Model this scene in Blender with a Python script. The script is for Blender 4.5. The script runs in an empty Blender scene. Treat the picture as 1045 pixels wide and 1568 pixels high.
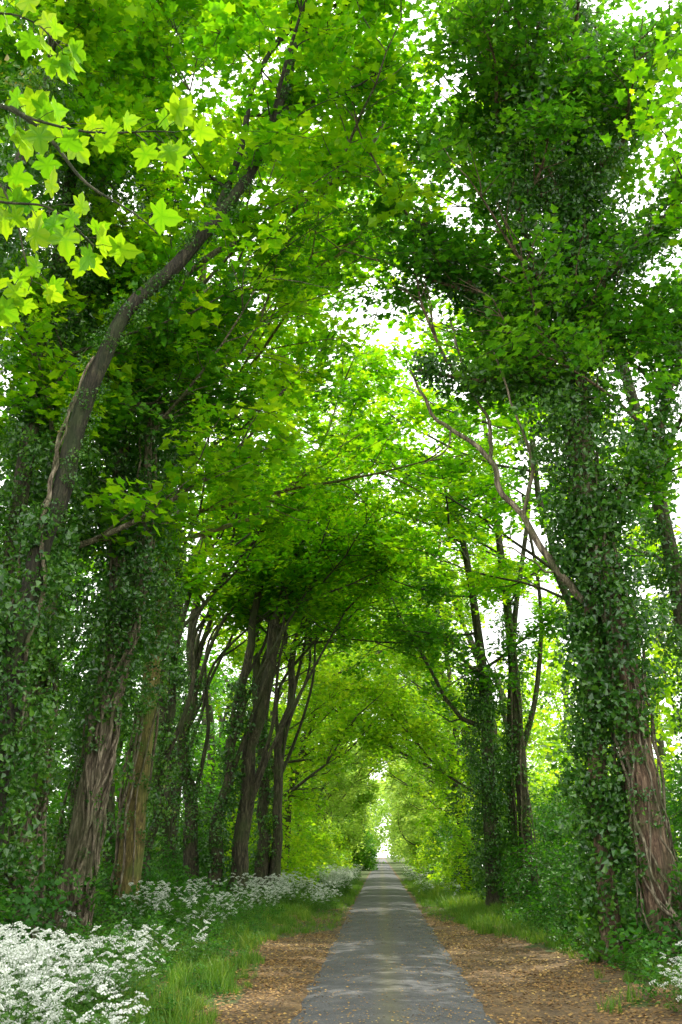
import bpy, math, random
import numpy as np
from mathutils import Vector, Matrix, noise as mnoise
rnd = random.Random(11)
U = rnd.uniform
V = Vector
scene = bpy.context.scene
COL = scene.collection

# ------------------------------------------------------------------ materials
def new_mat(name):
    m = bpy.data.materials.new(name); m.use_nodes = True
    nt = m.node_tree; nt.nodes.clear()
    out = nt.nodes.new('ShaderNodeOutputMaterial')
    return m, nt, out
def N(nt, t, **kw):
    n = nt.nodes.new(t)
    for k, v in kw.items():
        setattr(n, k, v)
    return n
def ramp(nt, stops, fac=None):
    r = nt.nodes.new('ShaderNodeValToRGB')
    e = r.color_ramp.elements
    while len(e) < len(stops): e.new(0.5)
    for i, (p, c) in enumerate(stops):
        e[i].position = p; e[i].color = (c[0], c[1], c[2], 1)
    if fac is not None: nt.links.new(fac, r.inputs[0])
    return r
def math_n(nt, op, a, b, clamp=False):
    n = nt.nodes.new('ShaderNodeMath'); n.operation = op; n.use_clamp = clamp
    for i, x in enumerate((a, b)):
        if isinstance(x, (int, float)): n.inputs[i].default_value = x
        else: nt.links.new(x, n.inputs[i])
    return n.outputs[0]

def leaf_mat(name, stops, tint=(1.5, 1.35, .5), trans=.5, rough=.45, spec=.35, lvk=.4):
    m, nt, out = new_mat(name)
    at = N(nt, 'ShaderNodeAttribute', attribute_name='lv')
    av = N(nt, 'ShaderNodeAttribute', attribute_name='rv')
    oi = N(nt, 'ShaderNodeObjectInfo')
    geo = N(nt, 'ShaderNodeNewGeometry')
    nz = N(nt, 'ShaderNodeTexNoise'); nz.inputs['Scale'].default_value = .25; nz.inputs['Detail'].default_value = 2
    nt.links.new(geo.outputs['Position'], nz.inputs['Vector'])
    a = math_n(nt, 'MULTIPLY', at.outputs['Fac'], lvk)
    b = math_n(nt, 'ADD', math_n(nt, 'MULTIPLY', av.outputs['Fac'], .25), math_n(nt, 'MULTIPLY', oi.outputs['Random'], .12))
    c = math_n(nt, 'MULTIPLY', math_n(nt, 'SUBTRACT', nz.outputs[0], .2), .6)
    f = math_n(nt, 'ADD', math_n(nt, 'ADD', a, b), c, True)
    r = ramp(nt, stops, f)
    mul = N(nt, 'ShaderNodeMix', data_type='RGBA', blend_type='MULTIPLY')
    mul.inputs[0].default_value = 1
    mul.inputs[7].default_value = (*tint, 1)
    nt.links.new(r.outputs[0], mul.inputs[6])
    p = N(nt, 'ShaderNodeBsdfPrincipled')
    p.inputs['Roughness'].default_value = rough
    p.inputs['Specular IOR Level'].default_value = spec
    nt.links.new(r.outputs[0], p.inputs['Base Color'])
    t = N(nt, 'ShaderNodeBsdfTranslucent')
    nt.links.new(mul.outputs[2], t.inputs['Color'])
    mx = N(nt, 'ShaderNodeMixShader'); mx.inputs[0].default_value = trans
    nt.links.new(p.outputs[0], mx.inputs[1]); nt.links.new(t.outputs[0], mx.inputs[2])
    nt.links.new(mx.outputs[0], out.inputs[0])
    return m

M_syc = leaf_mat('sycamore_leaf', [(.0, (.03, .18, .006)), (.45, (.12, .40, .010)), (1, (.38, .61, .02))], tint=(1.9, 1.5, .4), trans=.62)
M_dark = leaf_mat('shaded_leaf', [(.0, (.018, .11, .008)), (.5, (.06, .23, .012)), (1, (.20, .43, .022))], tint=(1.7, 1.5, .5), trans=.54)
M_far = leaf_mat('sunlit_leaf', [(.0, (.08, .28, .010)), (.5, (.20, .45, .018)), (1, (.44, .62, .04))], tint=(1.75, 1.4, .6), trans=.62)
M_haze = leaf_mat('haze_tinted_leaf', [(.0, (.18, .36, .05)), (.5, (.30, .51, .08)), (1, (.48, .64, .15))], tint=(1.5, 1.3, .8), trans=.6)  # distance haze painted into the leaf colour of the farthest trees
M_ivy = leaf_mat('ivy_leaf', [(.0, (.010, .05, .010)), (.5, (.04, .14, .016)), (.86, (.13, .29, .03)), (1, (.36, .28, .04))], tint=(1.6, 1.6, .5), trans=.36, rough=.28, spec=.8)
M_und = leaf_mat('undergrowth_leaf', [(.0, (.014, .07, .010)), (.5, (.04, .16, .015)), (1, (.13, .32, .03))], tint=(1.5, 1.5, .5), trans=.42)
M_grass = leaf_mat('grass_blade', [(.0, (.05, .13, .012)), (.5, (.10, .24, .02)), (1, (.32, .38, .07))], tint=(1.5, 1.4, .6), trans=.45)
M_litter = leaf_mat('fallen_leaf', [(.0, (.08, .045, .022)), (.5, (.24, .135, .048)), (.8, (.44, .28, .08)), (1, (.58, .48, .16))], tint=(1, 1, 1), trans=.1, rough=.7)
M_near = leaf_mat('near_sycamore_leaf', [(.0, (.05, .20, .006)), (.4, (.11, .34, .010)), (.75, (.22, .44, .014)), (1, (.34, .50, .03))], tint=(1.7, 1.35, .4), trans=.52, lvk=.75)
M_white = leaf_mat('umbel_floret', [(.0, (.68, .71, .65)), (1, (.84, .86, .82))], tint=(1, 1, .95), trans=.3, rough=.7)
M_pars = leaf_mat('parsley_green', [(.0, (.04, .13, .015)), (1, (.12, .27, .04))], tint=(1.4, 1.3, .6), trans=.4)

def bark_mat(name, c1, c2, c3, moss=(.05, .09, .015), mossf=.45):
    m, nt, out = new_mat(name)
    tc = N(nt, 'ShaderNodeNewGeometry')
    mp = N(nt, 'ShaderNodeMapping'); mp.inputs['Scale'].default_value = (9, 9, 1.5)
    nt.links.new(tc.outputs['Position'], mp.inputs[0])
    n1 = N(nt, 'ShaderNodeTexNoise'); n1.inputs['Scale'].default_value = 1.5; n1.inputs['Detail'].default_value = 9; n1.inputs['Roughness'].default_value = .7
    n1.inputs['Distortion'].default_value = 1.0
    nt.links.new(mp.outputs[0], n1.inputs['Vector'])
    r = ramp(nt, [(.36, c1), (.5, c2), (.64, c3)], n1.outputs[0])
    n2 = N(nt, 'ShaderNodeTexNoise'); n2.inputs['Scale'].default_value = 1.3; n2.inputs['Detail'].default_value = 6
    nt.links.new(tc.outputs['Position'], n2.inputs['Vector'])
    mr = ramp(nt, [(.45, (0, 0, 0)), (.62, (1, 1, 1))], n2.outputs[0])
    mf = math_n(nt, 'MULTIPLY', mr.outputs[0], mossf)
    mx = N(nt, 'ShaderNodeMix', data_type='RGBA')
    nt.links.new(mf, mx.inputs[0]); nt.links.new(r.outputs[0], mx.inputs[6]); mx.inputs[7].default_value = (*moss, 1)
    p = N(nt, 'ShaderNodeBsdfPrincipled'); p.inputs['Roughness'].default_value = .85
    nt.links.new(mx.outputs[2], p.inputs['Base Color'])
    bp = N(nt, 'ShaderNodeBump'); bp.inputs['Strength'].default_value = 1; bp.inputs['Distance'].default_value = .12
    nt.links.new(n1.outputs[0], bp.inputs['Height']); nt.links.new(bp.outputs[0], p.inputs['Normal'])
    nt.links.new(p.outputs[0], out.inputs[0])
    return m
M_bark = bark_mat('bark_mossy', (.014, .012, .008), (.06, .05, .028), (.17, .145, .085), moss=(.06, .10, .018))
M_barkp = bark_mat('bark_grey', (.03, .024, .016), (.18, .14, .09), (.50, .42, .30), moss=(.08, .12, .025), mossf=.45)
M_barky = bark_mat('bark_yellow', (.05, .038, .014), (.19, .15, .045), (.42, .34, .11), moss=(.13, .19, .03), mossf=.65)
M_barkr = bark_mat('bark_red', (.025, .017, .012), (.15, .09, .055), (.40, .28, .18), moss=(.07, .10, .03), mossf=.4)
M_barkd = bark_mat('bark_dark', (.010, .009, .006), (.035, .030, .018), (.10, .085, .05), moss=(.04, .08, .012))
M_twig = bark_mat('twig', (.03, .025, .015), (.07, .055, .03), (.12, .10, .05), mossf=.2)

# ------------------------------------------------------------------ mesh buffer
class Buf:
    def __init__(s): s.v = []; s.f = []; s.m = []; s.lv = []
    def tube(s, path, radii, sides=8, mat=0, rough=0.0, lv=.5, cap=True, flare=0):
        t0 = (path[1]-path[0]).normalized()
        ref = V((1, 0, 0)) if abs(t0.x) < .8 else V((0, 0, 1))
        n = (ref - t0*ref.dot(t0)).normalized()
        base = len(s.v); k = len(path)
        ph = U(0, 6.28)
        for i, p in enumerate(path):
            t = (path[min(i+1, k-1)]-path[max(i-1, 0)]).normalized()
            n = (n - t*n.dot(t)).normalized(); b = t.cross(n)
            for j in range(sides):
                a = 2*math.pi*j/sides
                r = radii[i]
                if rough:
                    d = V((math.cos(a)*1.3, math.sin(a)*1.3, p.z*.35+ph))
                    r *= 1+rough*(mnoise.noise(d*1.6)*1.8)+rough*.6*math.sin(5*a+ph+p.z*.25)+rough*.8*mnoise.noise(V((math.cos(a)*3, math.sin(a)*3, p.z*.9+ph)))
                if flare:
                    fz = math.exp(-max(p.z, 0)/.45)
                    r *= 1+flare*fz*(.7+.5*math.sin(4*a+ph))
                s.v.append(p + (n*math.cos(a)+b*math.sin(a))*r); s.lv.append(lv)
        for i in range(k-1):
            for j in range(sides):
                a = base+i*sides+j; b2 = base+i*sides+(j+1) % sides
                s.f.append((a, b2, b2+sides, a+sides)); s.m.append(mat)
        if cap:
            s.f.append(tuple(base+(k-1)*sides+j for j in range(sides))); s.m.append(mat)
    def poly(s, pts, mat=0, lv=None):
        b = len(s.v); l = U(0, 1) if lv is None else lv
        s.v.extend(pts); s.lv.extend([l]*len(pts))
        s.f.append(tuple(range(b, b+len(pts)))); s.m.append(mat)
    def faces(s, pts, fs, mat=0, lv=None):
        b = len(s.v); l = U(0, 1) if lv is None else lv
        s.v.extend(pts); s.lv.extend([l]*len(pts))
        for f in fs: s.f.append(tuple(b+i for i in f)); s.m.append(mat)
    def mesh(s, name, mats, smooth=False):
        me = bpy.data.meshes.new(name)
        me.from_pydata([tuple(v) for v in s.v], [], s.f)
        for m in mats: me.materials.append(m)
        me.polygons.foreach_set('material_index', s.m)
        if smooth: me.polygons.foreach_set('use_smooth', [True]*len(s.f))
        a = me.attributes.new('lv', 'FLOAT', 'POINT'); a.data.foreach_set('value', s.lv)
        me.update()
        return me

def smooth_path(pts, seg=6):
    pts = [V(p) for p in pts]
    P = [pts[0]*2-pts[1]] + pts + [pts[-1]*2-pts[-2]]
    out = []
    for i in range(1, len(P)-2):
        for j in range(seg):
            t = j/seg
            a, b, c, d = P[i-1], P[i], P[i+1], P[i+2]
            out.append(.5*((2*b)+(c-a)*t+(2*a-5*b+4*c-d)*t*t+(3*b-3*c+d-a)*t*t*t))
    out.append(pts[-1])
    return out

# ------------------------------------------------------------------ leaf shapes
# near leaf outline: (x, y, kind)  kind 1 = lobe tip, -1 = sinus
NEAR_H = [(.10, -.05, 0), (.20, -.13, 0), (.36, -.15, 1), (.36, -.04, 0), (.27, .08, -1), (.42, .10, 0), (.52, .20, 0), (.63, .33, 1), (.50, .38, 0), (.42, .47, 0), (.24, .45, -1),
          (.31, .58, 0), (.27, .68, 0), (.24, .80, 0), (.12, .84, 0)]
NEAR = [(0, 0, -1)] + NEAR_H + [(0, 1.05, 1)] + [(-x, y, k) for x, y, k in reversed(NEAR_H)]
def near_leaf(buf, pos, size, R, cup, droop):
    c = (0, .30)
    l = U(.15, .85)
    jit = U(-.10, .10)
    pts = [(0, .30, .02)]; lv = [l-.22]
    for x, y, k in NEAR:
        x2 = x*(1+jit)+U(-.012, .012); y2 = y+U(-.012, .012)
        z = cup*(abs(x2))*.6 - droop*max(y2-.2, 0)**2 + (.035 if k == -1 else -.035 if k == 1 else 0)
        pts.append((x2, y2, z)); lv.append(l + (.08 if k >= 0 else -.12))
    # mid ring to give the blade some relief and paler veins
    n = len(NEAR); ring = []
    for i in range(n):
        x, y, z = pts[1+i]; k = NEAR[i][2]
        ring.append(((c[0]+x)*.5, (c[1]+y)*.5, z*.35+(-.02 if k == 1 else .02)))
    b0 = len(buf.v)
    allp = pts+ring
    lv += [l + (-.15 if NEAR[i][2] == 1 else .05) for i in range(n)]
    buf.v.extend([pos+R@(V(p)*size) for p in allp]); buf.lv.extend([max(0, min(1, q)) for q in lv])
    for i in range(n):
        j = (i+1) % n
        buf.f.append((b0, b0+1+n+i, b0+1+n+j)); buf.m.append(0)
        buf.f.append((b0+1+n+i, b0+1+i, b0+1+j, b0+1+n+j)); buf.m.append(0)
MAPLE_S = [(0, 0), (.36, -.02), (.24, .22), (.52, .42), (.27, .60), (0, 1), (-.27, .60), (-.52, .42), (-.24, .22), (-.36, -.02)]
KITE = [(0, 0), (.42, .35), (0, 1), (-.42, .35)]
IVY_S = [(0, 0), (.40, .22), (0, 1), (-.40, .22)]
OVAL_S = [(0, 0), (.26, .3), (.22, .65), (0, 1), (-.22, .65), (-.26, .3)]

def rand_rot(tilt):
    z = U(0, 2*math.pi)
    n = V((U(-1, 1), U(-1, 1), 0))*tilt + V((0, 0, 1)); n.normalize()
    q = n.to_track_quat('Z', 'Y').to_matrix()
    return q @ Matrix.Rotation(z, 3, 'Z')
def leaf(buf, outline, pos, size, R, mat=0, lv=None, fold=.25, droop=.2):
    pts = []
    for x, y in outline:
        z = abs(x)*fold - droop*y*y*.6
        pts.append(pos + R @ (V((x, y, z))*size))
    k = len(outline); tip = max(range(k), key=lambda i: outline[i][1])
    buf.faces(pts, [tuple(range(0, tip+1)), tuple([0]+list(range(tip, k)))], mat, lv)

def src(name, buf, mats):
    me = buf.mesh(name, mats)
    return bpy.data.objects.new(name, me)
def make_col(name, objs, realize=True):
    c = bpy.data.collections.new(name)
    for o in objs: c.objects.link(o)
    c['realize'] = realize
    return c

def spray(nl, R, size, outline, tilt, thick, mats, name, twigs=4, droop=.2):
    b = Buf()
    for i in range(twigs):
        a = 2*math.pi*i/twigs + U(-.4, .4); L = R*U(.6, 1)
        pts = [V((0, 0, 0)), V((math.cos(a+.2)*L, math.sin(a+.2)*L, -.1*R))]
        b.tube(pts, [.010, .004], 3, 1, cap=False)
    ph = U(0, 6.28)
    for i in range(nl):
        a = U(0, 6.283); r = R*math.sqrt(U(0.01, 1))
        r *= .65+.4*math.sin(3*a+ph)
        p = V((math.cos(a)*r, math.sin(a)*r, rnd.gauss(0, thick)-droop*r*r/R))
        leaf(b, outline, p, size*U(.65, 1.35), rand_rot(tilt))
    return src(name, b, mats)
def ball(nl, R, size, outline, mats, name, tilt=1.2):
    b = Buf()
    for i in range(nl):
        d = V((rnd.gauss(0, 1), rnd.gauss(0, 1), rnd.gauss(0, 1))).normalized()*R*U(.2, 1)**.5
        n = (d.normalized()*.6+V((U(-1, 1), U(-1, 1), U(-.6, 1)))*.7).normalized()
        Rm = n.to_track_quat('Z', 'Y').to_matrix() @ Matrix.Rotation(U(0, 6.28), 3, 'Z')
        leaf(b, outline, d, size*U(.6, 1.3), Rm)
    return src(name, b, mats)

C_syc = make_col('sycamore_sprays', [spray(48, .95, .21, MAPLE_S, .6, .16, [M_syc, M_twig], 'syc_spray_%d' % i) for i in range(4)])
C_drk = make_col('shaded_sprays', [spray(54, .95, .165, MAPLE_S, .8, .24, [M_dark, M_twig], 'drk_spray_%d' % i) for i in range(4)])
C_mid = make_col('sycamore_sprays_mid', [spray(50, 1.0, .23, KITE, .6, .2, [M_syc, M_twig], 'mid_spray_%d' % i) for i in range(4)])
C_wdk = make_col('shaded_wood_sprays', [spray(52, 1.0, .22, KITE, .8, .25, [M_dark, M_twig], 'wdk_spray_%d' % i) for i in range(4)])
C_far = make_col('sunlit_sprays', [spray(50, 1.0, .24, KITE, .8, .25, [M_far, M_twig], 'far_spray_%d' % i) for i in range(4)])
C_haze = make_col('haze_tinted_sprays', [spray(50, 1.0, .24, KITE, .8, .25, [M_haze, M_twig], 'haze_spray_%d' % i) for i in range(4)])
C_ivy = make_col('ivy_sprays', [ball(54, .42, .13, IVY_S, [M_ivy], 'ivy_ball_%d' % i) for i in range(4)])
C_und = make_col('undergrowth_sprays', [spray(60, .6, .13, KITE, .9, .18, [M_und, M_twig], 'und_spray_%d' % i) for i in range(4)])

def grass_tuft(name, nb=26, h=.32):
    b = Buf()
    for i in range(nb):
        a = U(0, 6.28); r = .16*math.sqrt(U(0, 1)); p = V((math.cos(a)*r, math.sin(a)*r, 0))
        H = h*U(.4, 1.3); la = U(0, 6.28); lean = U(.1, .9)*H
        d = V((math.cos(la), math.sin(la), 0)); w = V((-d.y, d.x, 0))*U(.005, .009)
        pts = [p-w, p+w, p+d*lean*.35+V((0, 0, H*.6))+w*.8, p+d*lean+V((0, 0, H*.95)), p+d*lean*.35+V((0, 0, H*.6))-w*.8]
        b.faces(pts, [(0, 1, 2, 4), (4, 2, 3)], 0)
    return src(name, b, [M_grass])
C_grass = make_col('grass_tufts', [grass_tuft('tuft_%d' % i) for i in range(4)])

def litter(name):
    b = Buf()
    for i in range(44):
        p = V((U(-.6, .6), U(-.6, .6), U(.004, .02)))
        leaf(b, MAPLE_S if i % 2 else KITE, p, U(.03, .08), rand_rot(.35), fold=.1, droop=-.1)
    return src(name, b, [M_litter])
C_lit = make_col('litter_patches', [litter('litter_%d' % i) for i in range(4)])
def litter_s(name):
    b = Buf()
    for i in range(16):
        p = V((U(-.9, .9), U(-.9, .9), U(.002, .008)))
        leaf(b, KITE, p, U(.02, .055), rand_rot(.3), fold=.1, droop=-.1)
    return src(name, b, [M_litter])
C_lits = make_col('litter_sparse', [litter_s('litter_s_%d' % i) for i in range(4)])

def parsley(name):
    b = Buf()
    for s_ in range(rnd.randint(3, 4)):
        a = U(0, 6.28); H = U(.5, 1.1); ln = U(.05, .35)
        top = V((math.cos(a)*ln, math.sin(a)*ln, H*.68))
        b.tube([V((U(-.04, .04), U(-.04, .04), 0)), top*.5+V((0, 0, .03)), top], [.006, .005, .004], 4, 1)
        for k in range(rnd.randint(3, 4)):
            aa = U(0, 6.28); e = top+V((math.cos(aa)*U(.06, .2), math.sin(aa)*U(.06, .2), U(.02, .34)*H))
            b.tube([top, (top+e)*.5+V((0, 0, .01)), e], [.003, .0025, .002], 3, 1)
            R = U(.045, .08); tl = V((U(-.7, .7), U(-.7, .7), 0))
            for q in range(12):
                qa = q*2.4; qr = R*math.sqrt((q+.5)/12)
                c = e+V((math.cos(qa)*qr, math.sin(qa)*qr, .02-.35*qr+U(-.006, .006)))
                c.z += (c-e).dot(tl)
                b.poly([e, c+V((.002, 0, 0)), c-V((.002, 0, 0))], 1)
                for z in range(3):
                    o = c+V((U(-.010, .010), U(-.010, .010), U(0, .012)))
                    Rm = rand_rot(1.2); sz = U(.009, .015)
                    b.poly([o+Rm@V((math.cos(w)*sz, math.sin(w)*sz, 0)) for w in (0, 1.256, 2.513, 3.77, 5.026)], 0)
    for i in range(130):
        a = U(0, 6.28); r = U(.03, .38); p = V((math.cos(a)*r, math.sin(a)*r, U(.05, .68)))
        leaf(b, OVAL_S, p, U(.04, .11), rand_rot(.8), 1)
    return src(name, b, [M_white, M_pars])
C_pars = make_col('cow_parsley_plants', [parsley('parsley_%d' % i) for i in range(6)], False)

# ------------------------------------------------------------------ instancer
def gn_group(col):
    g = bpy.data.node_groups.new('scatter_'+col.name, 'GeometryNodeTree')
    g.interface.new_socket('Geometry', in_out='INPUT', socket_type='NodeSocketGeometry')
    g.interface.new_socket('Geometry', in_out='OUTPUT', socket_type='NodeSocketGeometry')
    n = g.nodes; gi = n.new('NodeGroupInput'); go = n.new('NodeGroupOutput')
    ci = n.new('GeometryNodeCollectionInfo'); ci.inputs[0].default_value = col
    ci.inputs['Separate Children'].default_value = True; ci.inputs['Reset Children'].default_value = True
    iop = n.new('GeometryNodeInstanceOnPoints'); iop.inputs['Pick Instance'].default_value = True
    def attr(name, t):
        a = n.new('GeometryNodeInputNamedAttribute'); a.data_type = t; a.inputs[0].default_value = name
        return a.outputs[0]
    e2r = n.new('FunctionNodeEulerToRotation')
    g.links.new(attr('rot', 'FLOAT_VECTOR'), e2r.inputs[0])
    g.links.new(gi.outputs[0], iop.inputs['Points'])
    g.links.new(ci.outputs[0], iop.inputs['Instance'])
    g.links.new(attr('idx', 'INT'), iop.inputs['Instance Index'])
    g.links.new(e2r.outputs[0], iop.inputs['Rotation'])
    g.links.new(attr('scl', 'FLOAT'), iop.inputs['Scale'])
    if col['realize']:
        ri = n.new('GeometryNodeRealizeInstances')
        g.links.new(iop.outputs[0], ri.inputs[0]); g.links.new(ri.outputs[0], go.inputs[0])
    else:
        g.links.new(iop.outputs[0], go.inputs[0])
    return g
GROUPS = {}; COUNT = {}
def scatter(name, col, pts, parent=None):
    if not pts: return None
    COUNT[col.name] = COUNT.get(col.name, 0)+len(pts)
    me = bpy.data.meshes.new(name)
    me.from_pydata([tuple(p[0]) for p in pts], [], [])
    a = me.attributes.new('rot', 'FLOAT_VECTOR', 'POINT'); a.data.foreach_set('vector', [c for p in pts for c in p[1]])
    a = me.attributes.new('scl', 'FLOAT', 'POINT'); a.data.foreach_set('value', [p[2] for p in pts])
    a = me.attributes.new('rv', 'FLOAT', 'POINT'); a.data.foreach_set('value', [U(0, 1) for p in pts])
    a = me.attributes.new('idx', 'INT', 'POINT'); a.data.foreach_set('value', [rnd.randint(0, 11) for p in pts])
    ob = bpy.data.objects.new(name, me); COL.objects.link(ob)
    if col.name not in GROUPS: GROUPS[col.name] = gn_group(col)
    md = ob.modifiers.new('scatter', 'NODES'); md.node_group = GROUPS[col.name]
    if parent: ob.parent = parent; ob.location = -parent.location
    return ob
def mesh_obj(name, me, parent=None):
    ob = bpy.data.objects.new(name, me); COL.objects.link(ob)
    if parent: ob.parent = parent; ob.location = -parent.location
    return ob
def empty(name, x, y):
    e = bpy.data.objects.new(name, None); e.location = (x, y, 0); e.empty_display_size = .5
    COL.objects.link(e); return e

# ------------------------------------------------------------------ terrain
RL, RR = -1.27, 1.55
def sstep(a, b, x):
    t = max(0, min(1, (x-a)/(b-a))); return t*t*(3-2*t)
def ground_h(x, y):
    d = max(RL-x, x-RR, 0)
    h = -.03 + .03*sstep(.0, .5, d) + .30*sstep(1.2, 6, d)
    h += .07*mnoise.noise(V((x*.5, y*.5, 0)))*sstep(.4, 2, d) + .5*mnoise.noise(V((x*.04, y*.04, 3)))*sstep(12, 60, d)
    return h
def soil(x, y):
    w = .5*mnoise.noise(V((x*.5, y*.4, 9)))+.5*mnoise.noise(V((x*1.7, y*1.3, 4)))
    if x < 0.1:
        lim = RL-(.8+.06*(y-14)+w) * (1-sstep(27, 34, y))
        return sstep(lim-.35, lim+.15, x)
    lim = RR + (2.6+1.8*w)*(1-sstep(21, 41, y)) + .05
    return 1-sstep(lim-.2, lim+.5, x)
xs = list(np.concatenate([[-260, -160, -90, -60, -40, -28, -20, -15], np.arange(-12, 12.1, .3), [15, 20, 28, 40, 60, 90, 160, 260]]))
ys = list(np.concatenate([[-120, -60, -30, -12, -5], np.arange(0, 60, .5), np.arange(60, 160, 2.5), [170, 190, 220, 260, 320, 400, 520]]))
vs = [(x, y, ground_h(x, y)) for y in ys for x in xs]; nx = len(xs)
fs = [(j*nx+i, j*nx+i+1, (j+1)*nx+i+1, (j+1)*nx+i) for j in range(len(ys)-1) for i in range(nx-1)]
me = bpy.data.meshes.new('ground'); me.from_pydata(vs, [], fs)
a = me.attributes.new('soil', 'FLOAT', 'POINT'); a.data.foreach_set('value', [soil(x, y) for y in ys for x in xs])
me.polygons.foreach_set('use_smooth', [True]*len(fs))
m, nt, out = new_mat('ground_mat')
geo = N(nt, 'ShaderNodeNewGeometry'); at = N(nt, 'ShaderNodeAttribute', attribute_name='soil')
n1 = N(nt, 'ShaderNodeTexNoise'); n1.inputs['Scale'].default_value = 9; n1.inputs['Detail'].default_value = 8; n1.inputs['Roughness'].default_value = .7
n2 = N(nt, 'ShaderNodeTexNoise'); n2.inputs['Scale'].default_value = 1.1; n2.inputs['Detail'].default_value = 5
for q in (n1, n2): nt.links.new(geo.outputs['Position'], q.inputs['Vector'])
rs = ramp(nt, [(.3, (.04, .027, .016)), (.5, (.13, .08, .035)), (.7, (.27, .175, .075))], n1.outputs[0])
rs2 = ramp(nt, [(.35, (.55, .55, .55)), (.65, (1.25, 1.25, 1.25))], n2.outputs[0])
rsm = N(nt, 'ShaderNodeMix', data_type='RGBA', blend_type='MULTIPLY'); rsm.inputs[0].default_value = 1
nt.links.new(rs.outputs[0], rsm.inputs[6]); nt.links.new(rs2.outputs[0], rsm.inputs[7])
rg = ramp(nt, [(.3, (.02, .04, .008)), (.55, (.06, .09, .016)), (.75, (.20, .15, .045))], n1.outputs[0])
ff = math_n(nt, 'ADD', at.outputs['Fac'], math_n(nt, 'MULTIPLY', math_n(nt, 'SUBTRACT', n2.outputs[0], .5), .9), True)
rr_ = ramp(nt, [(.4, (0, 0, 0)), (.6, (1, 1, 1))], ff)
mx = N(nt, 'ShaderNodeMix', data_type='RGBA')
nt.links.new(rr_.outputs[0], mx.inputs[0]); nt.links.new(rg.outputs[0], mx.inputs[6]); nt.links.new(rsm.outputs[2], mx.inputs[7])
p = N(nt, 'ShaderNodeBsdfPrincipled'); p.inputs['Roughness'].default_value = .95
nt.links.new(mx.outputs[2], p.inputs['Base Color'])
bp = N(nt, 'ShaderNodeBump'); bp.inputs['Distance'].default_value = .04; nt.links.new(n1.outputs[0], bp.inputs['Height']); nt.links.new(bp.outputs[0], p.inputs['Normal'])
nt.links.new(p.outputs[0], out.inputs[0])
me.materials.append(m); mesh_obj('ground', me)

# road
rv = []; rf = []
yy = list(np.concatenate([np.arange(-30, 80, .4), np.arange(80, 420, 4)])); cols = 9
for y in yy:
    el = RL+.14*mnoise.noise(V((y*.7, 0, 1)))+.10*mnoise.noise(V((y*2.5, 0, 1)))
    er = RR+.14*mnoise.noise(V((y*.7, 5, 1)))+.10*mnoise.noise(V((y*2.5, 5, 1)))
    for i in range(cols):
        t = i/(cols-1); x = el+(er-el)*t
        z = .012+.035*(1-(2*t-1)**2)
        if i in (0, cols-1): z = -.025
        rv.append((x, y, z))
for j in range(len(yy)-1):
    for i in range(cols-1):
        rf.append((j*cols+i, j*cols+i+1, (j+1)*cols+i+1, (j+1)*cols+i))
me = bpy.data.meshes.new('country_road'); me.from_pydata(rv, [], rf); me.polygons.foreach_set('use_smooth', [True]*len(rf))
m, nt, out = new_mat('asphalt')
geo = N(nt, 'ShaderNodeNewGeometry')
n1 = N(nt, 'ShaderNodeTexNoise'); n1.inputs['Scale'].default_value = 60; n1.inputs['Detail'].default_value = 5
n2 = N(nt, 'ShaderNodeTexNoise'); n2.inputs['Scale'].default_value = 1.6; n2.inputs['Detail'].default_value = 8; n2.inputs['Roughness'].default_value = .7
n3 = N(nt, 'ShaderNodeTexVoronoi'); n3.inputs['Scale'].default_value = 90
for q in (n1, n2, n3): nt.links.new(geo.outputs['Position'], q.inputs['Vector'])
r1 = ramp(nt, [(.3, (.07, .07, .072)), (.55, (.105, .105, .107)), (.8, (.17, .165, .155))], n2.outputs[0])
r2 = ramp(nt, [(.3, (.4, .4, .4)), (.7, (1.5, 1.5, 1.5))], n1.outputs[0])
mx = N(nt, 'ShaderNodeMix', data_type='RGBA', blend_type='MULTIPLY'); mx.inputs[0].default_value = 1
nt.links.new(r1.outputs[0], mx.inputs[6]); nt.links.new(r2.outputs[0], mx.inputs[7])
sx = N(nt, 'ShaderNodeSeparateXYZ'); nt.links.new(geo.outputs['Position'], sx.inputs[0])
dd = math_n(nt, 'ABSOLUTE', math_n(nt, 'SUBTRACT', sx.outputs[0], .12), 0)
st = math_n(nt, 'SUBTRACT', 1.0, math_n(nt, 'MULTIPLY', dd, 3.0), True)
st = math_n(nt, 'MULTIPLY', math_n(nt, 'MULTIPLY', st, n2.outputs[0]), .9, True)
mx2 = N(nt, 'ShaderNodeMix', data_type='RGBA'); nt.links.new(st, mx2.inputs[0]); nt.links.new(mx.outputs[2], mx2.inputs[6]); mx2.inputs[7].default_value = (.14, .13, .06, 1)
p = N(nt, 'ShaderNodeBsdfPrincipled'); p.inputs['Roughness'].default_value = .8; p.inputs['Specular IOR Level'].default_value = .25
nt.links.new(mx2.outputs[2], p.inputs['Base Color'])
bp = N(nt, 'ShaderNodeBump'); bp.inputs['Distance'].default_value = .008; bp.inputs['Strength'].default_value = .6
nt.links.new(n3.outputs[0], bp.inputs['Height']); nt.links.new(bp.outputs[0], p.inputs['Normal'])
nt.links.new(p.outputs[0], out.inputs[0])
me.materials.append(m); mesh_obj('country_road', me)

# ------------------------------------------------------------------ trees
def arch_h(y):
    return 8.6+9.4*math.exp(-max(y-18, 0)/18)
def inside(p, m=0.0):
    w = 4.7-.9*sstep(60, 100, p.y)
    if p.y > 125: return abs(p.x-.15) < 2.4-m*.5
    if p.y < 14: return abs(p.x) < 4.5 and p.z < 17
    return ((p.x-.15)/(w-m))**2 + (max(p.z, 0)/(arch_h(p.y)-m))**2 < 1

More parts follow.
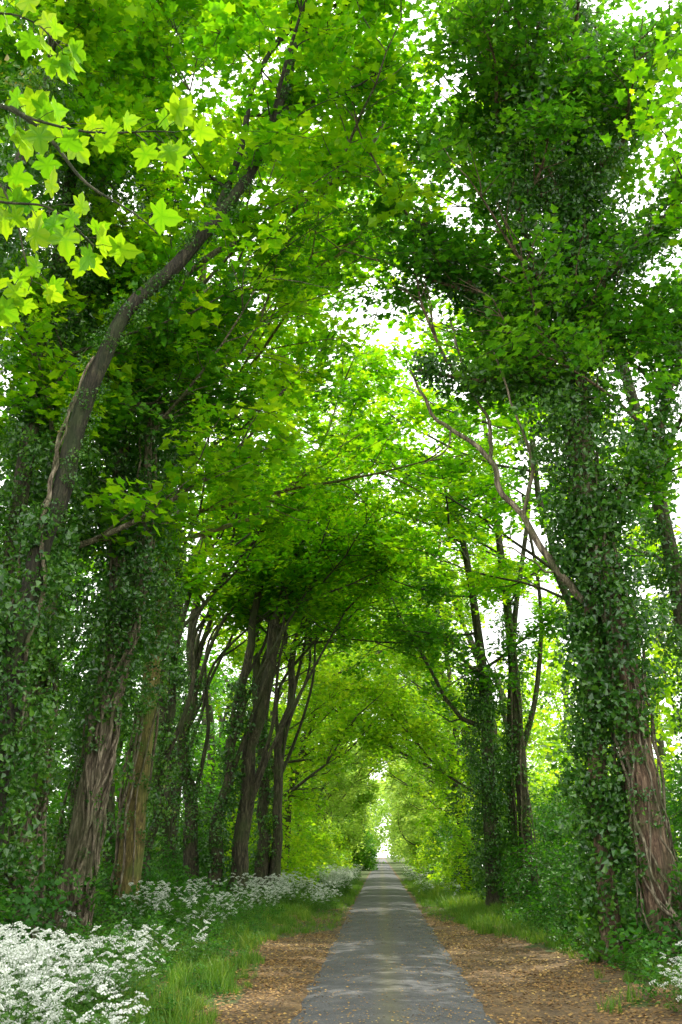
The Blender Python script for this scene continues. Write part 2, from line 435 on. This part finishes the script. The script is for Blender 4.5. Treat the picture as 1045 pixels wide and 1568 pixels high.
class Tree:
    def __init__(s, name, x, y, bark=M_bark):
        s.e = empty(name, x, y); s.x = x; s.y = y; s.b = Buf(); s.cl = []; s.iv = []; s.bark = bark
        s.side = -1 if x < 0 else 1; s.extra = .35; s.gap = -.17
    def stem(s, pts, r0, r1, sides=14, rough=.10, flare=.5, seg=6, wob=0):
        p = smooth_path(pts, seg); n = len(p)
        if wob: p = [q+V((wob*mnoise.noise(q*.55), wob*mnoise.noise(q*.55+V((9, 9, 9))), wob*.5*mnoise.noise(q*.6+V((4, 0, 0))))) for q in p]
        rad = [r0+(r1-r0)*(i/(n-1))**.8 for i in range(n)]
        s.b.tube(p, rad, sides, 0, rough, flare=flare)
        return p, rad
    def clump(s, p, k=1.0):
        if inside(p, .5): return
        if mnoise.noise(p*.5)+.4*mnoise.noise(p*1.1) < s.gap: return
        s.cl.append((p, (U(-.4, .4), U(-.4, .4), U(0, 6.28)), k*U(.65, 1.25)))
    def grow(s, p, d, L, r, level, dens=1.0, k=1.0):
        n = 6 if level == 1 else 4
        seg = L/n; path = [p.copy()]; d = d.normalized()
        for i in range(n):
            up = .08 if level == 1 else -.03
            d = (d + V((U(-1, 1), U(-1, 1), U(-.7, .7)))*.24 + V((0, 0, up))).normalized()
            q = path[-1]+d*seg
            if inside(q, .8):
                d = (d+V((0, 0, .8))).normalized(); q = path[-1]+d*seg
                if inside(q, 1.2): break
            path.append(q)
        if len(path) < 3: return
        m = len(path)
        s.b.tube(path, [r*(1-.75*i/(m-1)) for i in range(m)], 6 if level == 1 else 4, 0, cap=False)
        for i in range(1, m):
            if level == 1:
                for z in range(2):
                    if rnd.random() < .78:
                        sd = (path[i]-path[i-1]).normalized()
                        lat = V((-sd.y, sd.x, U(-.3, .3)))*(1 if rnd.random() < .5 else -1)
                        s.grow(path[i], sd*.6+lat*U(.5, 1), L*U(.28, .5), r*.35, 2, dens, k)
            else:
                if rnd.random() < .85*dens: s.clump(path[i]+V((U(-.4, .4), U(-.4, .4), U(-.2, .3))), k)
                if rnd.random() < s.extra*dens: s.clump(path[i]+V((U(-.9, .9), U(-.9, .9), U(-.5, .5))), k)
        if level == 1: s.clump(path[-1], k)
    def limbs(s, path, rad, n, z0, L=(4, 7.5), bias=.5, dens=1.0, k=1.0, el=(.15, .8)):
        cand = [i for i in range(len(path)) if path[i].z > z0]
        if not cand: return
        for j in range(n):
            i = cand[int(len(cand)*(j+U(0, .9))/n)]
            a = U(0, 6.283); d = V((math.cos(a), math.sin(a), 0))
            d = (d+V((-s.side*bias, 0, 0))).normalized(); e = U(*el); d = V((d.x, d.y, e))
            l = U(*L)*(1.3 if d.x*s.side < 0 else .85)
            s.grow(path[i], d, l, max(rad[i]*U(.3, .55), .055), 1, dens, k)
    def ivy(s, path, rad, z0, z1, per_m=14, R=.7, k=1.0, ang=None):
        for i in range(len(path)-1):
            a, b = path[i], path[i+1]
            zm = (a.z+b.z)/2
            if zm < z0 or zm > z1: continue
            f = .6+.4*sstep(z0, z0+3, zm)
            cnt = (b-a).length*per_m*f
            c = int(cnt)+(1 if rnd.random() < cnt % 1 else 0)
            for q in range(c):
                p = a.lerp(b, U(0, 1)); an = U(0, 6.283) if ang is None else ang+rnd.gauss(0, .9)
                g = mnoise.noise(p*.6+V((math.cos(an), math.sin(an), 0)))
                rr = rad[i]+.05+R*f*(.6+1.2*g)*U(.1, 1)
                t = (b-a).normalized(); n1_ = V((1, 0, 0)) if abs(t.x) < .7 else V((0, 0, 1))
                n1_ = (n1_-t*n1_.dot(t)).normalized(); n2_ = t.cross(n1_)
                s.iv.append((p+(n1_*math.cos(an)+n2_*math.sin(an))*rr, (U(0, 6.28), U(0, 6.28), U(0, 6.28)), k*U(.6, 1.2)))
    def vines(s, path, rad, z0, z1, n=5):
        for v in range(n):
            a = U(0, 6.28); w = U(-.25, .25); pts = []
            for i, p in enumerate(path):
                if p.z < z0 or p.z > z1: continue
                t = (path[min(i+1, len(path)-1)]-path[max(0, i-1)]).normalized()
                n1_ = (V((1, 0, 0))-t*t.x).normalized(); n2_ = t.cross(n1_)
                a += w+U(-.35, .35)
                off = rad[i]*1.1+.02+(.25*math.exp(-max(p.z, 0)/.5))+(U(0, .14))
                pts.append(p+(n1_*math.cos(a)+n2_*math.sin(a))*off)
            if len(pts) > 2:
                sp = smooth_path(pts, 3); r = U(.018, .05)
                s.b.tube(sp, [r]*len(sp), 5, 1, .15, cap=False)
    def finish(s, col=C_syc):
        me = s.b.mesh('trunk_and_branches', [s.bark, M_barkp], True)
        mesh_obj('trunk_and_branches', me, s.e)
        scatter('foliage', col, s.cl, s.e)
        scatter('ivy', C_ivy, s.iv, s.e)

# --- right hand ivy clad tree, 22 m away
T = Tree('ivy_clad_tree', 5.5, 22, M_barkr); T.gap = -.06
pa, ra = T.stem([(5.85, 22, -.2), (5.68, 22, 1.5), (5.49, 22, 3.6), (5.39, 22, 6.4), (5.0, 22, 9.0), (4.85, 22, 11.5), (5.0, 22, 14), (5.2, 22, 17), (5.6, 22.2, 21), (5.8, 22.4, 26)], .38, .12, 24, .18, .7)
pb, rb = T.stem([(4.75, 22.5, -.2), (4.72, 22.5, 2), (4.75, 22.4, 5), (4.85, 22.2, 8), (4.9, 22, 10)], .22, .16, 14)
T.ivy(pa, ra, 4.6, 25, 25, 1.0); T.ivy(pa, ra, 9, 24, 11, 2.0)
T.ivy(pa, ra, .4, 5.5, 9, .2, .7, math.pi)
T.ivy(pb, rb, .1, 10, 28, .75)
T.vines(pa, ra, -.3, 12, 14)
for pts, r, R in [
    ([(5.0, 22, 12), (3.9, 22.3, 14.0), (2.9, 22.5, 15.6), (2.2, 22.7, 16.6), (1.6, 22.6, 18)], .14, .6),
    ([(4.95, 22, 12.3), (3.7, 21.8, 13.1), (2.5, 21.8, 13.0), (1.1, 21.9, 13.4)], .09, .3),
    ([(5.2, 22, 16), (4.2, 21.5, 18.5), (3.6, 21, 21), (2.8, 21, 23)], .13, .9),
    ([(5.3, 22, 14.5), (6.4, 21.6, 16.2), (7.6, 21.2, 17.4), (9, 21, 18.2)], .13, .7),
    ([(5.2, 22, 9.5), (6.4, 22.4, 11.2), (7.4, 22.6, 13.5), (8, 22.6, 16)], .13, .5),
    ([(5.4, 22, 18), (6.6, 21.5, 20), (7.6, 21, 22.5)], .11, .9),
    ([(5.1, 22, 13.5), (4.4, 21.6, 15), (3.7, 21.3, 17.5), (3.3, 21.2, 20)], .11, .9),
    ([(5.3, 22, 17), (4.3, 21.2, 19), (4.2, 20.2, 21.6), (4.4, 19.6, 24)], .12, .9)]:
    p_, r_ = T.stem(pts, r, .04, 8, .1, 0, wob=.4)
    T.ivy(p_, r_, 0, 30, 13, R); T.limbs(p_, r_, 4, 0, (2, 3.6), .1, .5)
for pts, r in [([(4.6, 22, 7.6), (4.07, 21.8, 8.2), (3.4, 21.8, 9.5), (2.9, 21.9, 10.3), (2.78, 21.9, 10.9), (1.8, 22, 11.8), (1.4, 22, 12.0), (1.19, 22, 12.6), (.9, 22.1, 13.5)], .085),
               ([(2.78, 21.9, 10.9), (2.75, 22.1, 12), (2.3, 22.3, 13.2), (1.9, 22.4, 15)], .05), ([(3.4, 21.8, 9.5), (3.55, 21.6, 10.7), (3.3, 21.4, 12.0), (2.8, 21.4, 13.6)], .05),
               ([(1.8, 22, 11.8), (1.6, 22, 11.2), (1.1, 22, 10.9)], .03), ([(4.07, 21.8, 8.2), (3.8, 21.7, 8.1), (3.2, 21.7, 8.6), (2.6, 21.7, 8.9)], .03)]:
    sp = smooth_path([V(p)+V((U(-.08, .08), 0, U(-.08, .08))) for p in pts], 6)
    sp = [p+V((.07*mnoise.noise(p*3), 0, .10*mnoise.noise(p*2.6+V((5, 5, 5))))) for p in sp]
    T.b.tube(sp, [r*(1-.6*i/len(sp)) for i in range(len(sp))], 7, 1, .15, cap=False)
T.limbs(pa, ra, 10, 13.5, (3, 5.5), .1, .65)
T.finish(C_drk)

# --- left hand ivy clad trees
T = Tree('ivy_clad_tree', -8.2, 24, M_barkp)
pa, ra = T.stem([(-8.2, 24, -.2), (-8.25, 24, 3), (-8.3, 24, 7), (-8.2, 24, 12), (-8.0, 24, 18), (-7.8, 24, 25)], .44, .12, 22, .17, .6)
T.ivy(pa, ra, 3.6, 24, 26, 1.4); T.ivy(pa, ra, .4, 3.5, 5, .2, .7); T.vines(pa, ra, -.3, 8, 9)
T.limbs(pa, ra, 9, 9, (3, 6), .2, .8); T.finish()
T = Tree('leaning_tree', -7.7, 20.5, M_barkd); T.gap = 0
p_, r_ = T.stem([(-7.9, 20.5, -.2), (-7.7, 20.5, 3), (-7.6, 20.5, 6.5), (-7.0, 20.5, 10.0), (-6.6, 20.5, 12.1), (-5.6, 20.5, 14.6), (-3.85, 20.5, 16.6), (-2.8, 20.5, 18.9), (-1.9, 20.5, 22.3), (-1.2, 20.7, 25)], .29, .09, 14, .14, .5, wob=.2)
T.ivy(p_, r_, .5, 9, 20, .9); T.ivy(p_, r_, 9, 22, 11, .18, .5); T.vines(p_, r_, 3, 13, 2)
q_, qr = T.stem([p_[36], p_[36]+V((.6, .3, 2.4)), p_[36]+V((.9, .6, 5)), p_[36]+V((2.2, .9, 8))], .11, .05, 8, .1, 0)
T.limbs(p_, r_, 5, 18, (3, 5), .3, .7); T.limbs(q_, qr, 3, 15, (2.5, 4), .2, .7); T.finish()
T = Tree('ivy_clad_tree', -8.4, 22.5, M_bark); T.gap = -.3
pa, ra = T.stem([(-8.9, 22.5, -.2), (-8.9, 22.5, 3), (-8.8, 22.5, 7), (-8.6, 22.5, 12), (-8.3, 22.5, 18), (-8, 22.5, 26)], .34, .12, 20, .16, .6)
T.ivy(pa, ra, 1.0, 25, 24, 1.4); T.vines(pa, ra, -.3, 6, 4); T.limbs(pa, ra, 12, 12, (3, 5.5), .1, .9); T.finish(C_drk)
T = Tree('sycamore_tree', -9.2, 19, M_bark); T.gap = -.3
pa, ra = T.stem([(-9.6, 19, -.2), (-9.5, 19, 6), (-9.1, 19, 12), (-8.2, 19.2, 18), (-7.2, 19.5, 25)], .32, .10, 14, .14)
T.ivy(pa, ra, .5, 20, 12, .8); T.limbs(pa, ra, 8, 17, (3, 5), .5, .85); T.finish()
T = Tree('ivy_clad_tree', -7.3, 25, M_barkp)
pa, ra = T.stem([(-7.5, 25, -.2), (-7.25, 25, 2), (-6.95, 25, 5), (-6.8, 25.3, 8), (-7.1, 25.5, 12), (-6.9, 26, 17), (-6.4, 26, 24)], .40, .10, 24, .18, .6)
T.ivy(pa, ra, 4.4, 23, 26, 1.3); T.ivy(pa, ra, .3, 5, 5, .15, .6); T.vines(pa, ra, -.3, 10, 12)
p_, r_ = T.stem([(-7.0, 25.2, 4.5), (-6.4, 25, 7), (-6.1, 25, 10), (-6.2, 25, 13.5), (-5.4, 25, 17)], .18, .08, 10, .1, 0)
T.ivy(p_, r_, 5.5, 18, 15, .8); T.vines(p_, r_, 4, 14, 4); T.limbs(p_, r_, 5, 10, (3, 5), .6, .6)
p_, r_ = T.stem([(-6.9, 25.7, 15.5), (-5.9, 25, 17.2), (-4.4, 24.5, 18.5), (-2.25, 24, 19.5), (-.38, 24, 21.4), (.8, 24, 23.5)], .12, .05, 8, .1, 0, wob=.35)
T.limbs(p_, r_, 4, 19, (2, 4), .3, .6)
T.limbs(pa, ra, 8, 12, (4, 7), .6, .66)
T.finish()
T = Tree('mossy_tree', -7.2, 30, M_barky)
pa, ra = T.stem([(-7.3, 30, -.2), (-7.1, 30, 4), (-6.8, 30, 9), (-6.8, 30.3, 14), (-6.2, 30.5, 20), (-6, 31, 25)], .36, .10, 20, .13, .5)
p_, r_ = T.stem([(-6.7, 30.2, 15), (-6.3, 30, 18.2), (-5.0, 30, 20.0), (-3.0, 30, 20.8), (-.6, 30, 22.6), (.6, 30, 25)], .14, .05, 8, .1, 0, wob=.4)
T.limbs(p_, r_, 4, 20, (2, 4), .3, .6)
T.ivy(pa, ra, 8.5, 21, 20, 1.0); T.ivy(pa, ra, .5, 9, 5, .1, .6); T.vines(pa, ra, -.3, 7, 6); T.limbs(pa, ra, 11, 11, (4.5, 8), .8, .66); T.finish()
T = Tree('ivy_clad_tree', -8.4, 29, M_bark)
pa, ra = T.stem([(-8.6, 28, -.2), (-8.2, 28, 4), (-7.4, 28, 9), (-7.2, 28, 14), (-7.3, 28, 22)], .28, .10, 16, .15, .6)
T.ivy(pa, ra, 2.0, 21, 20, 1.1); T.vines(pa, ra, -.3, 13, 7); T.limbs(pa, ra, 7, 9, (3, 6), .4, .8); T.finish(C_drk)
T = Tree('sycamore_tree', 8.8, 28)
pa, ra = T.stem([(8.8, 28, -.2), (8.8, 28, 6), (8.5, 28.5, 12), (7.8, 29, 18), (7, 29.5, 24)], .34, .1, 14, .14)
T.ivy(pa, ra, .3, 14, 12, .6); T.limbs(pa, ra, 7, 9, (4.5, 7.5), .8, .8); T.finish()

# --- many stemmed sycamores left, 35 - 50 m
for (bx, by, stems, R0) in [
    (-6.7, 42, [[(-7.0, 42, -.2), (-6.5, 42, 4), (-5.9, 42, 8), (-5.0, 42, 13.5), (-4.6, 42, 20)], [(-6.2, 42.3, -.2), (-5.6, 42.3, 4), (-4.9, 42.2, 9), (-3.7, 42, 14), (-2.0, 42, 20)], [(-7.4, 42.3, -.2), (-8.1, 42.3, 6), (-7.7, 42.3, 13), (-6.8, 42.2, 21)]], .38),
    (-9.0, 47, [[(-9.0, 47, -.2), (-9.3, 47, 7), (-8.0, 47, 14), (-7, 47, 22)]], .24),
    (-5.4, 49, [[(-5.5, 49, -.2), (-5.6, 49, 6), (-6.3, 49, 12), (-5.2, 49, 20)], [(-5.1, 49, -.2), (-4.7, 49, 6), (-4.0, 49, 12), (-2.6, 49, 19)]], .32),
    (-8.2, 36, [[(-8.3, 36, -.2), (-7.6, 36, 7), (-7.6, 36, 14), (-6.2, 36, 22)]], .18)]:
    T = Tree('sycamore_tree', bx, by)
    for st in stems:
        pa, ra = T.stem(st, R0*U(.7, 1.15), .10, 12, .16, .6, wob=.4)
        T.limbs(pa, ra, 5 if len(stems) > 1 else 8, 11.0, (3.5, 7.5), .6, .58)
        for z in range(3):
            i = int(len(pa)*U(.2, .5)); s0 = pa[i]
            q_, qr = T.stem([s0, s0+V((U(-.2, 1.4), U(-.6, .6), 3)), s0+V((U(.3, 3.4), U(-1, 1), 6)), s0+V((U(1, 5), U(-1, 1), 9))], .11, .04, 7, .1, 0)
            T.limbs(q_, qr, 2, 11, (2.5, 4), .5, .5)
        if rnd.random() < .4: T.ivy(pa, ra, .3, 9, 10, .3)
    T.finish(C_mid)
# --- right, 35 - 47 m
T = Tree('ivy_clad_tree', 4.6, 44)
pa, ra = T.stem([(4.7, 44, -.2), (4.6, 44, 4), (4.6, 44, 9), (4.2, 44, 14), (3.4, 44, 19)], .40, .10, 14)
T.ivy(pa, ra, .2, 10, 30, 1.0); T.limbs(pa, ra, 9, 7, (3.5, 7), .5, .75, 1, (-.2, .6)); T.finish(C_wdk)
T = Tree('sycamore_tree', 5.9, 44)
pa, ra = T.stem([(6.1, 44, -.2), (6.0, 44, 5), (5.9, 44, 11), (5.6, 44, 16), (5.2, 44, 22)], .34, .10, 14)
T.vines(pa, ra, -.2, 12, 4)
pb, rb = T.stem([(5.6, 44.2, -.2), (5.6, 44.2, 6), (6.1, 44, 12), (7.0, 44, 17), (7.5, 44, 22)], .20, .07, 10)
pc, rc = T.stem([(6.0, 44, 6), (6.9, 44, 9), (7.3, 44, 13), (6.8, 44, 18)], .15, .06, 8, .1, 0)
T.ivy(pa, ra, 3, 14, 6, .3)
T.limbs(pa, ra, 8, 12, (3.5, 7), .5, .62); T.limbs(pb, rb, 5, 12, (3, 6), .1, .62); T.finish(C_mid)
# --- rest of the avenue
avenue = [(-6.9, 57), (-6.1, 66), (-7.6, 83), (-6.6, 99), (7.2, 35.5), (6.3, 58), (5.5, 66), (6.9, 85), (6.0, 99)]
for (x, y) in avenue:
    T = Tree('sycamore_tree', x, y); near = y < 40
    for q in range(rnd.choice((1, 2, 2, 3)) if not near else 1):
        dx = U(-.7, .7); s_ = T.side
        st = [(x+dx, y, -.2), (x+dx+U(-.8, .8), y, 5), (x+dx-s_*U(-.6, 1.6), y+U(-.5, .5), 11), (x+dx-s_*U(.3, 2.6), y+U(-1, 1), 16), (x-s_*U(.8, 3.6), y+U(-1, 1), 21)]
        pa, ra = T.stem(st, U(.16, .38), .08, 10, wob=.4)
        T.limbs(pa, ra, 7, 9 if near else 4.5, (3.5, 8), .8, .62, 1.15, (-.05, .6))
        if rnd.random() < .6: T.ivy(pa, ra, .2, 8, 10, .5)
    T.finish(C_haze if y > 90 else C_far if y > 50 else C_mid)
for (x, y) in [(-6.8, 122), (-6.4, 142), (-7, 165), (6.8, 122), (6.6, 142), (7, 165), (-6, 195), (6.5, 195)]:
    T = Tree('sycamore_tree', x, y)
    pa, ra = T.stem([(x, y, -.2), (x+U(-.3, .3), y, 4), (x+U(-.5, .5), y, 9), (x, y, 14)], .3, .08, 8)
    T.limbs(pa, ra, 11, 1.2, (3, 6), .4, .85, 1.5, (-.1, .5)); T.finish(C_haze)

# --- woodland behind both rows with thin trunks
for sd, col, cnt in ((-1, C_wdk, 3300), (1, C_far, 2200)):
    pts = []; b = Buf()
    for i in range(cnt):
        y = U(18, 170)
        x = sd*(10.8+12*U(0, 1)**1.3); z = U(.3, 18)
        g = mnoise.noise(V((x*.22, y*.16, z*.22)))
        if g < -.08: continue
        pts.append((V((x, y, z)), (U(-.5, .5), U(-.5, .5), U(0, 6.28)), U(1.0, 1.9)))
    for i in range(24):
        y = U(20, 130); x = sd*U(10, 19)
        b.tube(smooth_path([(x, y, -.2), (x+U(-.9, .9), y, 6), (x+U(-1.5, 1.5), y, 12), (x+U(-2.5, 2.5), y, 19)], 4), [U(.1, .3)]*12+[.06], 7, 0)
    e = empty('background_woodland', sd*16, 90)
    mesh_obj('trunks', b.mesh('trunks', [M_bark], True), e); scatter('foliage', col, pts, e)
# far end of the lane
pts = []
for i in range(1900):
    y = U(215, 265); x = U(-40, 40)
    z = U(.2, 19+5*mnoise.noise(V((x*.15, 0, 0))))
    if -.9 < x < 2.6 and z < 4.6: continue
    pts.append((V((x, y, z)), (U(-.5, .5), U(-.5, .5), U(0, 6.28)), U(1.6, 3.0)))
scatter('distant_trees', C_haze, pts)
pts = []
for i in range(240):
    x = -6.2+5.2*U(0, 1); y = 140+U(-4, 4)
    h = 6.5*math.sqrt(max(.02, 1-((x+3.6)/3.0)**2))
    pts.append((V((x, y, U(.1, h))), (U(-.6, .6), U(-.6, .6), U(0, 6.28)), U(.7, 1.4)))
scatter('hawthorn_bush', C_wdk, pts)

# ------------------------------------------------------------------ undergrowth
pts = []
for i in range(4600):
    sd = rnd.choice((-1, 1)); y = 18+110*U(0, 1)**1.25
    if sd < 0: x = -(5.4+.6*mnoise.noise(V((y*.3, 0, 0)))+6.5*U(0, 1)**.8)
    else: x = 4.4+7*U(0, 1)**.8
    if sd > 0 and y < 20.5: x += 1.7
    if sd < 0 and y < 26: x -= 1.2
    d = abs(x)-(5.6 if sd < 0 else 4.4)
    hmax = .35+.9*sstep(0, 1.8, d)+1.8*sstep(1.6, 5, d)+1.1*mnoise.noise(V((x*.5, y*.35, 2)))
    if sd > 0: hmax += 1.8*sstep(23, 28, y)
    if y > 70: hmax += 1.2
    z = ground_h(x, y)+max(.15, hmax)*U(.05, 1)
    pts.append((V((x, y, z)), (U(-.6, .6), U(-.6, .6), U(0, 6.28)), U(.6, 1.35)))
scatter('hedgerow_undergrowth', C_und, pts)
pts = []
for i in range(1500):
    sd = rnd.choice((-1, 1)); y = U(52, 150); x = sd*(3.9+4*U(0, 1)) + (0 if sd < 0 else .2)
    hm = 5.5+4.5*mnoise.noise(V((x*.3, y*.12, 7)))-2.5*sstep(5.5, 4.0, abs(x))
    pts.append((V((x, y, max(.3, hm)*U(.05, 1))), (U(-.6, .6), U(-.6, .6), U(0, 6.28)), U(.6, 1.2)))
scatter('lane_side_shrubs', C_far, pts)
# grass
pts = []
for i in range(17000):
    sd = rnd.choice((-1, 1)); y = 11+75*U(0, 1)**1.9
    x = (RL-5.8*U(0, 1)**.9) if sd < 0 else (RR+5.0*U(0, 1)**.9)
    sl = soil(x, y)
    if rnd.random() < sl*1.05-.05: continue
    nz = mnoise.noise(V((x*.8, y*.5, 5)))+.6*mnoise.noise(V((x*2.4, y*1.8, 5)))
    if nz < U(-.35, .3) and y < 27: continue
    pts.append((V((x, y, ground_h(x, y)-.01)), (U(-.15, .15), U(-.15, .15), U(0, 6.28)), U(.3, .9)*(1+.7*nz)*(.6 if abs(x) < 2.6 else 1.0)*(1 if y < 45 else 1.5)))
scatter('grass_verge', C_grass, pts)
pts = []
for i in range(1100):
    sd = rnd.choice((-1, -1, 1)); y = U(12.5, 38)
    x = (-2.4-(y-12)*.04-3.8*U(0, 1)) if sd < 0 else (4.0+1.8*U(0, 1))
    if soil(x, y) > .3: continue
    far = sstep(2.5, 5, abs(x))
    pts.append((V((x, y, ground_h(x, y)+U(.03, .16+.3*far))), (U(-.3, .3), U(-.3, .3), U(0, 6.28)), U(.18, .33+.35*far)))
scatter('verge_herbs', C_und, pts)
# litter
pts = []
for i in range(1250):
    y = 12+34*U(0, 1)**1.3; sd = rnd.choice((-1, 1))
    x = (RL-.1-3.4*U(0, 1)) if sd < 0 else (RR+.1+4.0*U(0, 1))
    if soil(x, y) < .3 and rnd.random() < .3: continue
    pts.append((V((x, y, ground_h(x, y)+.006)), (0, 0, U(0, 6.28)), U(.7, 1.0)))
scatter('leaf_litter', C_lit, pts)
pts = []
for i in range(300):
    y = 12+32*U(0, 1)**1.5; x = rnd.choice((RL+.3, RR-.3, U(RL+.2, RR-.2)))
    pts.append((V((x+U(-.2, .2), y, .05)), (0, 0, U(0, 6.28)), U(.7, 1.1)))
scatter('leaves_on_road', C_lits, pts)
# cow parsley
pts = []
def par(x, y, s=1.0): pts.append((V((x, y, ground_h(x, y)-.02)), (U(-.12, .12), U(-.12, .12), U(0, 6.28)), s*U(.7, 1.15)))
for i in range(165):
    y = U(10.6, 15.5); x = -2.55-(y-11)*.22-2.8*U(0, 1)**.8
    if mnoise.noise(V((x*1.1, y*.8, 3))) < -.05: continue
    par(x, y)
for i in range(26): par(U(-7.0, -3.6), U(15, 23), .85)
for i in range(34): par(U(-7.0, -4.2), U(27, 36), 1.0)
for i in range(500):
    y = 38+55*U(0, 1); x = -2.0-3.6*U(0, 1)**1.1
    if mnoise.noise(V((x*.5, y*.2, 3))) < -.1: continue
    par(x, y, 1.1)
for i in range(40): y = 50+55*U(0, 1); par(2.1+2.7*U(0, 1)**1.2, y, .9)
for i in range(14): par(U(4.15, 5.0), U(15.2, 16.6), .7)
scatter('cow_parsley', C_pars, pts)

# ------------------------------------------------------------------ foreground sycamore (trunk out of frame left)
T = Tree('sycamore_tree', -5.2, 4.8)
pa, ra = T.stem([(-5.2, 4.8, -.2), (-5.1, 4.8, 3), (-5.0, 4.8, 6), (-5.2, 4.9, 10)], .28, .12, 14)
lb = Buf()
tw = [
 [(-5.0, 4.8, 6.3), (-3.6, 4.7, 6.9), (-2.6, 4.6, 6.5), (-1.95, 4.5, 6.10), (-1.55, 4.5, 5.66), (-1.15, 4.5, 5.33)],
 [(-2.05, 4.52, 6.2), (-1.83, 4.4, 5.98), (-1.39, 4.35, 5.86), (-1.05, 4.3, 5.80)],
 [(-2.6, 4.6, 6.5), (-2.2, 4.5, 5.9), (-1.95, 4.45, 5.5), (-1.76, 4.4, 5.0)],
 [(-2.2, 4.5, 5.9), (-2.05, 4.4, 5.5), (-1.70, 4.35, 5.40), (-1.42, 4.3, 5.12)],
 [(-3.0, 4.65, 6.75), (-2.3, 4.5, 6.85), (-1.95, 4.45, 6.75), (-1.75, 4.4, 6.5)],
 [(-2.3, 4.5, 6.85), (-2.1, 4.4, 7.1), (-1.85, 4.35, 7.15)],
 [(-2.2, 4.5, 5.9), (-2.2, 4.4, 5.3), (-2.0, 4.4, 4.85)],
]
for w, t in enumerate(tw):
    sp = smooth_path(t, 6); r0 = .028 if w == 0 else .010
    L = len(sp)
    sp = [p+V((.02*mnoise.noise(p*4), 0, .03*mnoise.noise(p*3+V((7, 1, 1))))) for p in sp]
    T.b.tube(sp, [max(.003, r0*(1-(.93 if w == 0 else .7)*i/L)) for i in range(L)], 6, 0, cap=False)
    for i in range(L):
        if sp[i].x < -2.4: continue
        if i % 2 and i < L-2: continue
        for sdn in (-1, 1):
            if rnd.random() < .10 or (w == 0 and i > L-10 and rnd.random() < .9): continue
            d = (sp[min(i+1, L-1)]-sp[max(0, i-1)]).normalized()
            lat = V((-d.z*.6, U(-.6, .4), d.x*.6))*sdn+d*.7+V((0, 0, -.15))
            lat.normalize(); pe = U(.05, .15)
            q = sp[i]+lat*pe
            T.b.tube([sp[i], (sp[i]+q)*.5+V((0, 0, .01)), q], [.0022]*3, 3, 0, cap=False)
            nrm = V((U(-.8, .8), -.5+U(-.5, .5), -.65+U(-.4, .4))).normalized()
            yv = (lat+V((.15, 0, -.45))); yv = (yv-nrm*yv.dot(nrm)).normalized(); xv = yv.cross(nrm)
            Rm = Matrix((xv, yv, nrm)).transposed()
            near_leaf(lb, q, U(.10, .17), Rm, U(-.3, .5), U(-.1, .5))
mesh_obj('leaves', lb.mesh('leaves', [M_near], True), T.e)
T.limbs(pa, ra, 5, 7.5, (1.5, 2.3), -.6, .6)
T.finish()

# ------------------------------------------------------------------ light, sky, camera
EL, AZ = math.radians(60), math.radians(28)
w = bpy.data.worlds.new('World'); scene.world = w; w.use_nodes = True
nt = w.node_tree; nt.nodes.clear()
wo = nt.nodes.new('ShaderNodeOutputWorld'); bg = nt.nodes.new('ShaderNodeBackground'); bg.inputs[1].default_value = .15
sky = nt.nodes.new('ShaderNodeTexSky'); sky.sky_type = 'NISHITA'; sky.sun_disc = False
sky.sun_elevation = EL; sky.sun_rotation = AZ; sky.air_density = 1.0; sky.dust_density = 4.0
tc = nt.nodes.new('ShaderNodeTexCoord'); cn = nt.nodes.new('ShaderNodeTexNoise'); cn.inputs['Scale'].default_value = 2.2; cn.inputs['Detail'].default_value = 6
nt.links.new(tc.outputs['Generated'], cn.inputs['Vector'])
cr = ramp(nt, [(.30, (.5, .5, .5)), (.5, (.97, .97, .97))], cn.outputs[0])
mx = nt.nodes.new('ShaderNodeMix'); mx.data_type = 'RGBA'
nt.links.new(cr.outputs[0], mx.inputs[0]); nt.links.new(sky.outputs[0], mx.inputs[6]); mx.inputs[7].default_value = (19.5, 19.5, 18.9, 1)
nt.links.new(mx.outputs[2], bg.inputs[0]); nt.links.new(bg.outputs[0], wo.inputs[0])
sl = bpy.data.lights.new('sun', 'SUN'); sl.energy = 5; sl.angle = math.radians(.5); sl.color = (1, .95, .84)
so = bpy.data.objects.new('sun', sl); COL.objects.link(so)
sv = V((math.sin(AZ)*math.cos(EL), math.cos(AZ)*math.cos(EL), math.sin(EL)))
so.rotation_euler = sv.to_track_quat('Z', 'Y').to_euler()
cam = bpy.data.cameras.new('camera'); co = bpy.data.objects.new('camera', cam); COL.objects.link(co)
cam.sensor_fit = 'VERTICAL'; cam.sensor_height = 36; cam.lens = 35; cam.clip_end = 2000
co.location = (0, 0, 2.2); co.rotation_euler = (math.radians(90+18.9), 0, math.radians(2.17))
scene.camera = co
scene.view_settings.view_transform = 'Standard'; scene.view_settings.look = 'None'; scene.view_settings.exposure = 0
print('COUNTS', COUNT)
